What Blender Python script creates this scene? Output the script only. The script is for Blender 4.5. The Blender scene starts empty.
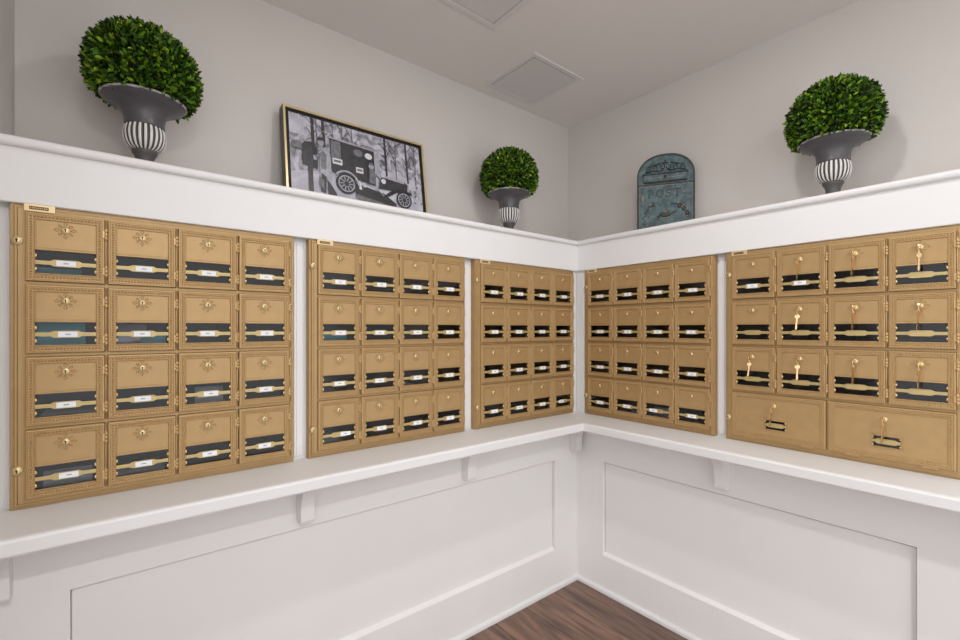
import bpy, bmesh, math, random
from math import pi, sin, cos, radians
from mathutils import Vector, Matrix

random.seed(7)
scn = bpy.context.scene
C = scn.collection

# ------------------------------------------------------------------ camera
cam_d = bpy.data.cameras.new('camera')
cam = bpy.data.objects.new('camera', cam_d)
C.objects.link(cam)
cam.location = (-1.7720, -1.4438, 1.22)
cam.rotation_euler = (pi / 2, 0, -0.677732)
cam_d.sensor_width = 36
cam_d.lens = 456.466 / 960 * 36
cam_d.shift_y = 8.92 / 960
cam_d.clip_start = 0.02
scn.camera = cam

# ------------------------------------------------------------------ world, exposure
w = bpy.data.worlds.new('world')
scn.world = w
w.use_nodes = True
bg = w.node_tree.nodes['Background']
bg.inputs[0].default_value = (0.985, 0.99, 1.0, 1)
bg.inputs[1].default_value = 1.42
vs = scn.view_settings
vs.view_transform = 'Standard'
vs.look = 'None'
vs.gamma = 1
vs.use_curve_mapping = False
vs.exposure = 0.30


def area(name, loc, size, power, col=(1, 0.975, 0.955), rot=(0, 0, 0), spread=180):
    d = bpy.data.lights.new(name, 'AREA')
    d.shape = 'DISK'
    d.size = size
    d.energy = power
    d.color = col
    d.spread = radians(spread)
    o = bpy.data.objects.new(name, d)
    o.location = loc
    o.rotation_euler = rot
    C.objects.link(o)
    return o


LAMPS = [(-0.92, -1.0, 7.6, 0.10), (-1.70, -2.75, 24, 0.12), (-2.9, -1.3, 5, 0.12)]
for lx, ly, p, sz in LAMPS:
    area('downlight_lamp', (lx, ly, 2.415), sz, p)

# ------------------------------------------------------------------ materials


def new_mat(name):
    m = bpy.data.materials.new(name)
    m.use_nodes = True
    nt = m.node_tree
    return m, nt, nt.nodes['Principled BSDF']


def mat(name, col, rough=0.5, metal=0.0, var=0.0, scale=20.0, bump=0.0, bscale=None, coat=0.0, spec=None):
    m, nt, b = new_mat(name)
    b.inputs['Roughness'].default_value = rough
    b.inputs['Metallic'].default_value = metal
    b.inputs['Coat Weight'].default_value = coat
    if spec is not None:
        b.inputs['Specular IOR Level'].default_value = spec
    tc = nt.nodes.new('ShaderNodeTexCoord')
    n = nt.nodes.new('ShaderNodeTexNoise')
    n.inputs['Scale'].default_value = scale
    n.inputs['Detail'].default_value = 3
    nt.links.new(tc.outputs['Object'], n.inputs['Vector'])
    r = nt.nodes.new('ShaderNodeValToRGB')
    r.color_ramp.elements[0].position = 0.3
    r.color_ramp.elements[1].position = 0.7
    r.color_ramp.elements[0].color = [c * (1 - var) for c in col] + [1]
    r.color_ramp.elements[1].color = [min(1, c * (1 + var)) for c in col] + [1]
    nt.links.new(n.outputs['Fac'], r.inputs[0])
    nt.links.new(r.outputs[0], b.inputs['Base Color'])
    if bump:
        n2 = nt.nodes.new('ShaderNodeTexNoise')
        n2.inputs['Scale'].default_value = bscale or scale
        nt.links.new(tc.outputs['Object'], n2.inputs['Vector'])
        bp = nt.nodes.new('ShaderNodeBump')
        bp.inputs['Strength'].default_value = bump
        bp.inputs['Distance'].default_value = 0.002
        nt.links.new(n2.outputs['Fac'], bp.inputs['Height'])
        nt.links.new(bp.outputs[0], b.inputs['Normal'])
    return m


M_wall = mat('greige_wall_paint', (0.65, 0.61, 0.58), 0.7, var=0.015, scale=3, bump=0.06, bscale=260)
M_ceil = mat('ceiling_paint', (0.78, 0.74, 0.715), 0.8, var=0.01, scale=2, bump=0.05, bscale=200)
M_white = mat('white_trim_paint', (0.765, 0.765, 0.77), 0.5, var=0.01, scale=5)
M_white_lifted = mat('white_paint_lightened', (0.84, 0.83, 0.82), 0.42, var=0.01, scale=4)  # the trim white, lightened in colour to offset shade on the lower walls
M_gold = mat('gold_painted_metal', (0.435, 0.283, 0.127), 0.42, metal=0.35, var=0.05, scale=30, bump=0.12, bscale=500)
M_goldrel = mat('gold_relief', (0.42, 0.27, 0.12), 0.4, metal=0.25, var=0.06, scale=60)
M_brass = mat('polished_brass', (0.68, 0.52, 0.27), 0.27, metal=0.45, var=0.05, scale=80)
M_bar = mat('satin_brass_bar', (0.50, 0.38, 0.17), 0.34, metal=0.35, var=0.05, scale=60)
M_hinge = mat('hinge_brass', (0.50, 0.33, 0.15), 0.28, metal=0.5, var=0.1, scale=90)
M_plate = mat('pale_brass_plate', (0.72, 0.56, 0.31), 0.35, metal=0.35, var=0.03, scale=60)
M_slot = mat('keyhole_black', (0.015, 0.012, 0.010), 0.5)
M_int = mat('dark_compartment_metal', (0.042, 0.045, 0.062), 0.35, metal=0.3, var=0.3, scale=12)
M_card = mat('white_card', (0.83, 0.86, 0.90), 0.6, var=0.01)
M_ink = mat('blue_grey_ink', (0.22, 0.29, 0.36), 0.7)
M_key = mat('key_brass', (0.72, 0.50, 0.27), 0.22, metal=0.95, var=0.08, scale=100)
M_teal = mat('teal_paper', (0.010, 0.20, 0.22), 0.35, var=0.1)
M_paper = mat('white_paper', (0.62, 0.62, 0.62), 0.5, var=0.05)
M_greyp = mat('grey_paper', (0.20, 0.19, 0.19), 0.35, var=0.2, scale=40)
M_urn = mat('slate_grey_glaze', (0.085, 0.081, 0.089), 0.38, var=0.12, scale=18)
M_urnfoot = mat('dark_grey_foot', (0.085, 0.08, 0.078), 0.5, var=0.15, scale=30)
M_flute = mat('chalky_white_flute', (0.72, 0.70, 0.67), 0.6, var=0.08, scale=60)
M_groove = mat('charcoal_groove', (0.06, 0.055, 0.055), 0.6)
M_rim = mat('worn_rim', (0.46, 0.44, 0.43), 0.6, var=0.5, scale=45)
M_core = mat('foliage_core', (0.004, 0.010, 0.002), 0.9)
M_stem = mat('twig_brown', (0.06, 0.04, 0.02), 0.8)
M_framegold = mat('gilt_frame_face', (0.70, 0.56, 0.30), 0.35, metal=0.5, var=0.05, scale=30)
M_frameside = mat('dark_bronze_frame_side', (0.06, 0.052, 0.046), 0.45)
M_black = mat('black_liner', (0.006, 0.006, 0.007), 0.6)
M_ventc = mat('access_panel_paint', (0.68, 0.65, 0.635), 0.7, var=0.01)
M_ventf = mat('access_frame_paint', (0.71, 0.675, 0.66), 0.6, var=0.01)


def glass_mat():
    m = bpy.data.materials.new('window_glass')
    m.use_nodes = True
    nt = m.node_tree
    nt.nodes.clear()
    o = nt.nodes.new('ShaderNodeOutputMaterial')
    mx = nt.nodes.new('ShaderNodeMixShader')
    t = nt.nodes.new('ShaderNodeBsdfTransparent')
    t.inputs[0].default_value = (0.86, 0.90, 0.95, 1)
    g = nt.nodes.new('ShaderNodeBsdfGlossy')
    g.inputs['Roughness'].default_value = 0.06
    f = nt.nodes.new('ShaderNodeFresnel')
    f.inputs[0].default_value = 1.5
    nt.links.new(f.outputs[0], mx.inputs[0])
    nt.links.new(t.outputs[0], mx.inputs[1])
    nt.links.new(g.outputs[0], mx.inputs[2])
    nt.links.new(mx.outputs[0], o.inputs[0])
    return m


M_glass = glass_mat()


def floor_mat():
    m, nt, b = new_mat('dark_wood_planks')
    L = nt.links.new
    tc = nt.nodes.new('ShaderNodeTexCoord')
    sep = nt.nodes.new('ShaderNodeSeparateXYZ')
    L(tc.outputs['Object'], sep.inputs[0])
    cmb = nt.nodes.new('ShaderNodeCombineXYZ')
    L(sep.outputs['Y'], cmb.inputs['X'])
    L(sep.outputs['X'], cmb.inputs['Y'])
    br = nt.nodes.new('ShaderNodeTexBrick')
    br.offset = 0.37
    br.inputs['Scale'].default_value = 1.0
    br.inputs['Brick Width'].default_value = 1.22
    br.inputs['Row Height'].default_value = 0.18
    br.inputs['Mortar Size'].default_value = 0.0012
    br.inputs['Color1'].default_value = (0, 0, 0, 1)
    br.inputs['Color2'].default_value = (1, 1, 1, 1)
    br.inputs['Mortar'].default_value = (0.3, 0.3, 0.3, 1)
    L(cmb.outputs[0], br.inputs['Vector'])
    # grain: noise stretched along Y, shifted per plank
    ma = nt.nodes.new('ShaderNodeVectorMath')
    ma.operation = 'MULTIPLY'
    ma.inputs[1].default_value = (26, 2.2, 1)
    L(tc.outputs['Object'], ma.inputs[0])
    ad = nt.nodes.new('ShaderNodeVectorMath')
    ad.operation = 'ADD'
    sc = nt.nodes.new('ShaderNodeVectorMath')
    sc.operation = 'SCALE'
    sc.inputs['Scale'].default_value = 9.0
    L(br.outputs['Color'], sc.inputs[0])
    L(ma.outputs[0], ad.inputs[0])
    L(sc.outputs[0], ad.inputs[1])
    n = nt.nodes.new('ShaderNodeTexNoise')
    n.inputs['Scale'].default_value = 1.4
    n.inputs['Detail'].default_value = 8
    n.inputs['Roughness'].default_value = 0.62
    n.inputs['Distortion'].default_value = 0.8
    L(ad.outputs[0], n.inputs['Vector'])
    r = nt.nodes.new('ShaderNodeValToRGB')
    cr = r.color_ramp
    cr.elements[0].position = 0.28
    cr.elements[0].color = (0.036, 0.026, 0.023, 1)
    cr.elements[1].position = 0.78
    cr.elements[1].color = (0.33, 0.22, 0.16, 1)
    e = cr.elements.new(0.50)
    e.color = (0.145, 0.102, 0.082, 1)
    L(n.outputs['Fac'], r.inputs[0])
    mx = nt.nodes.new('ShaderNodeMix')
    mx.data_type = 'RGBA'
    mx.blend_type = 'MULTIPLY'
    mx.inputs['Factor'].default_value = 1.0
    r2 = nt.nodes.new('ShaderNodeValToRGB')
    r2.color_ramp.elements[0].color = (0.58, 0.60, 0.66, 1)
    r2.color_ramp.elements[1].color = (1.4, 1.15, 1.0, 1)
    L(br.outputs['Color'], r2.inputs[0])
    L(r.outputs[0], mx.inputs['A'])
    L(r2.outputs[0], mx.inputs['B'])
    mm = nt.nodes.new('ShaderNodeMix')
    mm.data_type = 'RGBA'
    mm.inputs['B'].default_value = (0.015, 0.010, 0.008, 1)
    L(br.outputs['Fac'], mm.inputs['Factor'])
    L(mx.outputs['Result'], mm.inputs['A'])
    L(mm.outputs['Result'], b.inputs['Base Color'])
    b.inputs['Roughness'].default_value = 0.42
    bp = nt.nodes.new('ShaderNodeBump')
    bp.inputs['Strength'].default_value = 0.2
    bp.inputs['Distance'].default_value = 0.002
    L(n.outputs['Fac'], bp.inputs['Height'])
    L(bp.outputs[0], b.inputs['Normal'])
    return m


M_floor = floor_mat()


def leaf_mat():
    m, nt, b = new_mat('boxwood_leaf')
    L = nt.links.new
    at = nt.nodes.new('ShaderNodeAttribute')
    at.attribute_name = 'tint'
    r = nt.nodes.new('ShaderNodeValToRGB')
    cr = r.color_ramp
    cr.elements[0].color = (0.010, 0.026, 0.002, 1)
    cr.elements[1].color = (0.40, 0.50, 0.03, 1)
    for p, c in ((0.35, (0.018, 0.052, 0.003)), (0.62, (0.065, 0.165, 0.006)), (0.82, (0.17, 0.30, 0.010))):
        e = cr.elements.new(p)
        e.color = (*c, 1)
    L(at.outputs['Fac'], r.inputs[0])
    L(r.outputs[0], b.inputs['Base Color'])
    b.inputs['Roughness'].default_value = 0.5
    b.inputs['Specular IOR Level'].default_value = 0.25
    return m


M_leaf = leaf_mat()


def mottled(name, stops, scale, rough=0.5, metal=0.0, distort=1.0, detail=6):
    m, nt, b = new_mat(name)
    tc = nt.nodes.new('ShaderNodeTexCoord')
    n = nt.nodes.new('ShaderNodeTexNoise')
    n.inputs['Scale'].default_value = scale
    n.inputs['Detail'].default_value = detail
    n.inputs['Distortion'].default_value = distort
    nt.links.new(tc.outputs['Object'], n.inputs['Vector'])
    r = nt.nodes.new('ShaderNodeValToRGB')
    cr = r.color_ramp
    cr.elements[0].position = stops[0][0]
    cr.elements[0].color = (*stops[0][1], 1)
    cr.elements[1].position = stops[-1][0]
    cr.elements[1].color = (*stops[-1][1], 1)
    for p, c in stops[1:-1]:
        e = cr.elements.new(p)
        e.color = (*c, 1)
    nt.links.new(n.outputs['Fac'], r.inputs[0])
    nt.links.new(r.outputs[0], b.inputs['Base Color'])
    b.inputs['Roughness'].default_value = rough
    b.inputs['Metallic'].default_value = metal
    return m


M_patina = mottled('teal_patina', [(0.32, (0.036, 0.058, 0.058)), (0.48, (0.062, 0.110, 0.118)), (0.62, (0.095, 0.160, 0.180)), (0.74, (0.15, 0.14, 0.11))], 26, 0.55)
M_patdark = mottled('dark_patina_relief', [(0.3, (0.014, 0.017, 0.018)), (0.6, (0.030, 0.040, 0.042)), (0.85, (0.16, 0.12, 0.08))], 60, 0.5)
M_rust = mottled('rust_patch', [(0.3, (0.30, 0.10, 0.04)), (0.7, (0.42, 0.22, 0.12))], 90, 0.7)
M_patworn = mottled('worn_tan_edge', [(0.3, (0.12, 0.12, 0.10)), (0.7, (0.34, 0.28, 0.20))], 70, 0.6)
M_ph_bg = mottled('photo_winter_trees', [(0.36, (0.16, 0.155, 0.18)), (0.50, (0.38, 0.37, 0.43)), (0.64, (0.58, 0.57, 0.65))], 16, 0.4, distort=2.2)
M_ph_snow = mottled('photo_snow', [(0.36, (0.40, 0.39, 0.45)), (0.66, (0.60, 0.59, 0.67))], 12, 0.4)
M_ph = [mat('photo_tone_%s' % n, c, 0.4, var=v, scale=60) for n, c, v in (
    ('black', (0.022, 0.022, 0.027), 0.3), ('dark', (0.040, 0.039, 0.045), 0.25), ('mid', (0.16, 0.16, 0.18), 0.3),
    ('light', (0.36, 0.36, 0.41), 0.2), ('white', (0.66, 0.65, 0.70), 0.1))]

# ------------------------------------------------------------------ helpers


class MB:
    def __init__(self):
        self.v, self.f, self.m, self.sm = [], [], [], []
        self.mats = []

    def mi(self, m):
        if m not in self.mats:
            self.mats.append(m)
        return self.mats.index(m)

    def add(self, vs_, fs, m, smooth=False):
        o = len(self.v)
        k = self.mi(m)
        self.v += [tuple(p) for p in vs_]
        for q in fs:
            self.f.append(tuple(i + o for i in q))
            self.m.append(k)
            self.sm.append(smooth)

    def box(self, a, b, m, ch=0.0):
        x0, y0, z0 = a
        x1, y1, z1 = b
        if x0 > x1: x0, x1 = x1, x0
        if y0 > y1: y0, y1 = y1, y0
        if z0 > z1: z0, z1 = z1, z0
        if ch <= 0:
            v = [(x0, y0, z0), (x1, y0, z0), (x1, y1, z0), (x0, y1, z0), (x0, y0, z1), (x1, y0, z1), (x1, y1, z1), (x0, y1, z1)]
            f = [(0, 3, 2, 1), (4, 5, 6, 7), (0, 1, 5, 4), (1, 2, 6, 5), (2, 3, 7, 6), (3, 0, 4, 7)]
            self.add(v, f, m)
            return
        bm = bmesh.new()
        bmesh.ops.create_cube(bm, size=1)
        for vt in bm.verts:
            vt.co = Vector(((x0 + x1) / 2 + vt.co.x * (x1 - x0), (y0 + y1) / 2 + vt.co.y * (y1 - y0), (z0 + z1) / 2 + vt.co.z * (z1 - z0)))
        bmesh.ops.bevel(bm, geom=bm.edges[:], offset=ch, segments=2, affect='EDGES', profile=0.5)
        self.bm(bm, m)

    def bm(self, bm, m, mtx=None, smooth=False):
        bm.verts.index_update()
        vs_ = [(mtx @ v.co) if mtx else v.co.copy() for v in bm.verts]
        fs = [tuple(v.index for v in f.verts) for f in bm.faces]
        bm.free()
        self.add(vs_, fs, m, smooth)

    def loft(self, rings, m, close=False, cap0=False, cap1=False, smooth=False):
        n = len(rings[0])
        v = [p for r in rings for p in r]
        f = []
        R = len(rings)
        for i in range(R if close else R - 1):
            j = (i + 1) % R
            for k in range(n):
                l = (k + 1) % n
                f.append((i * n + k, i * n + l, j * n + l, j * n + k))
        if cap0: f.append(tuple(range(n - 1, -1, -1)))
        if cap1: f.append(tuple((R - 1) * n + k for k in range(n)))
        self.add(v, f, m, smooth)

    def lathe(self, prof, m, n=40, c=(0, 0, 0), axis='z', smooth=True, cap0=True, cap1=True):
        rings = []
        for r, h in prof:
            ring = []
            for k in range(n):
                a = 2 * pi * k / n
                if axis == 'z':
                    p = (c[0] + r * cos(a), c[1] + r * sin(a), c[2] + h)
                elif axis == 'y':
                    p = (c[0] + r * cos(a), c[1] + h, c[2] + r * sin(a))
                else:
                    p = (c[0] + h, c[1] + r * cos(a), c[2] + r * sin(a))
                ring.append(p)
            rings.append(ring)
        self.loft(rings, m, cap0=cap0, cap1=cap1, smooth=smooth)

    def tube(self, pts, r, m, n=8, close=False):
        pts = [Vector(p) for p in pts]
        rings = []
        N = len(pts)
        for i, p in enumerate(pts):
            if close:
                t = pts[(i + 1) % N] - pts[i - 1]
            else:
                t = pts[min(i + 1, N - 1)] - pts[max(i - 1, 0)]
            t.normalize()
            up = Vector((0, 1, 0)) if abs(t.y) < 0.9 else Vector((1, 0, 0))
            a = t.cross(up).normalized()
            b = t.cross(a)
            rr = r[i] if isinstance(r, (list, tuple)) else r
            rings.append([p + a * rr * cos(2 * pi * k / n) + b * rr * sin(2 * pi * k / n) for k in range(n)])
        self.loft(rings, m, close=close, cap0=not close, cap1=not close, smooth=True)

    def prism(self, poly, y0, y1, m, plane='xz'):
        """extrude a polygon; plane xz: extruded along y; plane yz: along x"""
        n = len(poly)
        if plane == 'xz':
            A = [(p[0], y0, p[1]) for p in poly]
            B = [(p[0], y1, p[1]) for p in poly]
        elif plane == 'yz':
            A = [(y0, p[0], p[1]) for p in poly]
            B = [(y1, p[0], p[1]) for p in poly]
        else:
            A = [(p[0], p[1], y0) for p in poly]
            B = [(p[0], p[1], y1) for p in poly]
        f = [tuple(range(n)), tuple(range(2 * n - 1, n - 1, -1))]
        for k in range(n):
            l = (k + 1) % n
            f.append((k, n + k, n + l, l))
        self.add(A + B, f, m)

    def sphere(self, c, r, m, seg=12, rings=8, sq=(1, 1, 1)):
        bm = bmesh.new()
        bmesh.ops.create_uvsphere(bm, u_segments=seg, v_segments=rings, radius=1)
        mt = Matrix.Translation(c) @ Matrix.Diagonal((r * sq[0], r * sq[1], r * sq[2], 1))
        self.bm(bm, m, mt, True)

    def build(self, name, parent=None, loc=None, recalc=True):
        me = bpy.data.meshes.new(name)
        me.from_pydata(self.v, [], self.f)
        for m in self.mats:
            me.materials.append(m)
        me.polygons.foreach_set('material_index', self.m)
        me.polygons.foreach_set('use_smooth', self.sm)
        if recalc:
            bm = bmesh.new()
            bm.from_mesh(me)
            bmesh.ops.recalc_face_normals(bm, faces=bm.faces[:])
            bm.to_mesh(me)
            bm.free()
        me.update()
        o = bpy.data.objects.new(name, me)
        C.objects.link(o)
        if parent: o.parent = parent
        if loc: o.location = loc
        return o


def tag(o, label, cat, group=None):
    o['label'] = label
    o['category'] = cat
    if group: o['group'] = group
    return o


def struct(o):
    o['kind'] = 'structure'
    return o


def empty(name, loc=(0, 0, 0), rz=0.0, parent=None):
    o = bpy.data.objects.new(name, None)
    o.empty_display_size = 0.05
    o.location = loc
    o.rotation_euler = (0, 0, rz)
    C.objects.link(o)
    if parent: o.parent = parent
    return o


def copy_tree(o, parent=None):
    c = o.copy()
    C.objects.link(c)
    if parent: c.parent = parent
    for ch in list(o.children):
        copy_tree(ch, c)
    return c


# ------------------------------------------------------------------ room shell
XW = -1.986      # side wall at the left
S = 0.371        # set-back of the upper walls behind the panel fronts
YE = -3.2        # open end of the alcove (towards the lobby)
CEIL = 2.43
XL = -3.9        # floor and ceiling run into the lobby; side wall shortened to admit light


def sweep(profile, m, x0=XW, yend=YE):
    """sweep a closed profile [(room-side offset, z)] along left wall and right wall with a mitred corner"""
    mb = MB()
    rings = [[(x0, -d, z) for d, z in profile], [(-d, -d, z) for d, z in profile], [(-d, yend, z) for d, z in profile]]
    mb.loft(rings, m, cap0=True, cap1=True)
    return mb


mb = MB(); mb.box((XL, YE, -0.06), (S + 0.1, S + 0.1, 0), M_floor); struct(mb.build('floor'))
mb = MB(); mb.box((XL, YE, CEIL), (S + 0.1, S + 0.1, CEIL + 0.06), M_ceil); struct(mb.build('ceiling'))
mb = MB(); mb.box((XW, S, 0), (S, S + 0.1, CEIL), M_wall); struct(mb.build('wall_left'))
mb = MB(); mb.box((S, YE, 0), (S + 0.1, S + 0.1, CEIL), M_wall); struct(mb.build('wall_right'))
mb = MB(); mb.box((XW - 0.12, -0.75, 0), (XW, S + 0.1, CEIL), M_wall); struct(mb.build('wall_side'))

# panelled lower walls (wainscot): flat field set back, stiles and rails in front
FD = 0.016
WT = 0.776
for side in ('left', 'right'):
    mb = MB()
    if side == 'left':
        P = lambda t, d: (t, d)          # t along the wall, d depth into the wall
        panels = [(-1.850, -0.159)]
        t0, t1 = XW, 0.0
        zb, zt = 0.186, 0.605
    else:
        P = lambda t, d: (d, t)
        panels = [(-1.213, -0.152), (-2.55, -1.352)]
        t0, t1 = YE, 0.0
        zb, zt = 0.171, 0.602
    def bx(ta, tb, da, db, za, zc):
        a = P(ta, da); b = P(tb, db)
        mb.box((a[0], a[1], za), (b[0], b[1], zc), M_white_lifted, 0.0)
    bx(t0, t1 + (0.06 if side == 'left' else 0.0), FD + 0.012, 0.06, 0, WT)
    bx(t0, t1, 0, FD + 0.012, 0, zb)
    bx(t0, t1, 0, FD + 0.012, zt, WT)
    edges = [t0]
    for a, b in sorted(panels):
        edges += [a, b]
    edges.append(t1)
    for k in range(0, len(edges), 2):
        bx(edges[k], edges[k + 1], 0, FD + 0.012, zb, zt)
    # sunk flat panels: a slot added at the top and sides to draw a shadow line, a sloped sill at the bottom
    g = 0.0028
    for a, b in panels:
        bx(a + g, b - g, FD, FD + 0.012, zb - 0.004, zt - 0.0075)
        lo = [(*P(a, 0), zb), (*P(a, 0.004), zb + 0.004), (*P(a, FD), zb + 0.011), (*P(a, FD), zb)]
        hi = [(*P(b, 0), zb), (*P(b, 0.004), zb + 0.004), (*P(b, FD), zb + 0.011), (*P(b, FD), zb)]
        mb.loft([lo, hi], M_white_lifted, cap0=True, cap1=True)
    struct(mb.build('trim_1' if side == 'left' else 'trim_2'))

struct(sweep([(0, 0), (0.012, 0), (0.012, 0.011), (0.009, 0.017), (0.004, 0.020), (0, 0.021)], M_white).build('baseboard_left'))

# fascia over the mailboxes, and the rounded cap with the deep ledge behind it
struct(sweep([(-0.004, 1.502), (0.002, 1.502), (0.004, 1.504), (0.004, 1.628), (-0.02, 1.628), (-0.02, 1.502)], M_white).build('trim_3'))
cap = [(-S, 1.6255), (0.008, 1.6255), (0.013, 1.6265), (0.017, 1.6295), (0.0190, 1.634), (0.0195, 1.638), (0.0185, 1.6425), (0.016, 1.6455), (0.012, 1.6475), (0.007, 1.648), (-S, 1.648)]
struct(sweep(cap, M_white).build('trim_4'))

# white strips between the mailbox banks
UW = 0.612
UX = [-1.951, -1.294, -0.634]           # left bank starts (X)
UY = [0.042, 0.694]                     # right bank starts (-Y)


def strip(name, a, b, side):
    m2 = MB()
    w_ = b - a
    def bb(t0_, t1_, d0, d1, z0, z1, ch=0.0015):
        if side == 'left':
            m2.box((t0_, d0, z0), (t1_, d1, z1), M_white, ch)
        else:
            m2.box((d0, -t0_, z0), (d1, -t1_, z1), M_white, ch)
    bb(a, b, 0.030, 0.06, 0.812, 1.5045, 0)
    if w_ > 0.038:
        bb(a + 0.006, b - 0.012, 0.024, 0.030, 0.822, 1.492)
        bb(a + 0.014, b - 0.020, 0.022, 0.024, 0.828, 1.486, 0.0005)
    struct(m2.build(name))


strip('trim_5', XW, UX[0], 'left')
strip('trim_6', UX[0] + UW, UX[1], 'left')
strip('trim_7', UX[1] + UW, UX[2], 'left')
m2 = MB()
m2.box((UX[2] + UW, 0.012, 0.812), (0.03, 0.03, 1.5045), M_white)
m2.box((0.012, -UY[0], 0.812), (0.03, 0.012, 1.5045), M_white)
m2.box((UX[2] + UW + 0.010, 0.008, 0.82), (0.0, 0.012, 1.49), M_white)
m2.box((0.008, -UY[0] + 0.012, 0.82), (0.012, 0.008, 1.49), M_white)
struct(m2.build('trim_8'))
strip('trim_9', UY[0] + UW, UY[1], 'right')
strip('trim_10', UY[1] + UW, 3.2, 'right')

# countertop (one continuous L-shaped slab)
ct = [(-0.365, 0.776), (0.184, 0.776), (0.188, 0.778), (0.190, 0.782), (0.190, 0.806), (0.187, 0.811), (0.181, 0.8130), (-0.365, 0.8130)]
o = sweep(ct, M_white).build('countertop')
tag(o, 'white painted L-shaped counter shelf running below all the mailbox banks', 'countertop')

# corbels
prof = [(0.0, 0.776), (-0.075, 0.776), (-0.074, 0.762), (-0.066, 0.745), (-0.055, 0.728), (-0.047, 0.706), (-0.044, 0.680), (-0.043, 0.640), (-0.040, 0.634), (-0.034, 0.631), (0.0, 0.631)]


def corbel():
    m3 = MB()
    m3.prism([(y, z - 0.776) for y, z in prof], -0.0205, 0.0205, M_white_lifted, 'yz')
    o_ = m3.build('corbel')
    md = o_.modifiers.new('bevel', 'BEVEL')
    md.width = 0.002
    md.segments = 2
    md.limit_method = 'ANGLE'
    md.angle_limit = radians(50)
    return o_


cb0 = corbel()
CB = [((-1.965, 0, 0.776), 0, 'white corbel under the counter beside the left side wall, at the picture edge'),
      ((-1.312, 0, 0.776), 0, 'white corbel under the counter below the gap between first and second mailbox banks'),
      ((-0.683, 0, 0.776), 0, 'white corbel under the counter below the gap between second and third mailbox banks'),
      ((-0.036, 0, 0.776), 0, 'white corbel tucked under the counter right beside the inside corner'),
      ((0, -0.693, 0.776), -pi / 2, 'white corbel under the counter on the right wall, near the large parcel doors')]
for i, (l, r, lab) in enumerate(CB):
    o = cb0 if i == 0 else cb0.copy()
    if i: C.objects.link(o)
    o.location = l
    o.rotation_euler = (0, 0, r)
    tag(o, lab, 'bracket', 'corbels under the counter')

# ceiling access panels
def ceiling_panel(x0, y0, x1, y1, label):
    r = empty('ceiling_access_panel', ((x0 + x1) / 2, (y0 + y1) / 2, CEIL))
    tag(r, label, 'access panel', 'square panels in the ceiling')
    hx, hy = (x1 - x0) / 2, (y1 - y0) / 2
    m4 = MB()
    def rg(ins, z):
        return [(-hx + ins, -hy + ins, z), (hx - ins, -hy + ins, z), (hx - ins, hy - ins, z), (-hx + ins, hy - ins, z)]
    m4.loft([rg(0, 0), rg(0.001, -0.003), rg(0.004, -0.0045), rg(0.022, -0.0045), rg(0.025, -0.003), rg(0.026, 0.0)], M_ventf)
    m4.build('frame', r)
    m4 = MB()
    m4.box((-hx + 0.029, -hy + 0.029, -0.0035), (hx - 0.029, hy - 0.029, -0.0005), M_ventc, 0.001)
    m4.build('panel', r)
    m4 = MB()
    m4.box((-hx + 0.026, -hy + 0.026, -0.0005), (hx - 0.026, hy - 0.026, 0.0), M_slot)  # black sheet painting in the shade around the panel
    m4.build('painted_gap_shade', r)


ceiling_panel(-0.338, -0.040, 0.0, 0.306, 'square ceiling access panel nearest the room corner')
ceiling_panel(-0.912, -0.385, -0.572, -0.044, 'square ceiling access panel cut off by the top of the photo')

# recessed downlights (the room's lamps)
for lx, ly, p, sz in LAMPS:
    r = empty('recessed_downlight', (lx, ly, CEIL))
    tag(r, 'round white recessed downlight in the ceiling', 'ceiling light', 'recessed ceiling lights')
    m4 = MB()
    rings = [[(rr * cos(2 * pi * k / 32), rr * sin(2 * pi * k / 32), z) for k in range(32)] for rr, z in ((0.105, 0), (0.103, -0.004), (0.085, -0.006), (0.083, 0))]
    m4.loft(rings, M_white, smooth=True)
    m4.build('trim_ring', r)

# ------------------------------------------------------------------ mailbox banks
DW, DH = 0.138, 0.156
PX, PZ = 0.1443, 0.1645
DX0, DZT = 0.026, 0.6720


def ringloft(mb_, w_, h_, steps, m):
    rings = []
    for ins, y in steps:
        rings.append([(ins, y, ins), (w_ - ins, y, ins), (w_ - ins, y, h_ - ins), (ins, y, h_ - ins)])
    mb_.loft(rings, m)


def beads(mb_, w_, h_, ins, y, pitch=0.0062):
    def bead(x, z):
        r = 0.0026
        mb_.add([(x - r, y, z - r), (x + r, y, z - r), (x + r, y, z + r), (x - r, y, z + r), (x, y - 0.0024, z)],
                [(0, 1, 4), (1, 2, 4), (2, 3, 4), (3, 0, 4)], M_goldrel, False)
    nx = int((w_ - 2 * ins) / pitch)
    nz = int((h_ - 2 * ins) / pitch)
    for i in range(nx + 1):
        x = ins + i * (w_ - 2 * ins) / nx
        bead(x, ins); bead(x, h_ - ins)
    for i in range(1, nz):
        z = ins + i * (h_ - 2 * ins) / nz
        bead(ins, z); bead(w_ - ins, z)


RING = [(0.0, 0.002), (0.0, -0.0055), (0.0012, -0.0068), (0.0042, -0.0072), (0.0052, -0.0058), (0.0132, -0.0054), (0.0139, -0.0070), (0.0150, -0.0070), (0.0162, -0.0046)]


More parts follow.
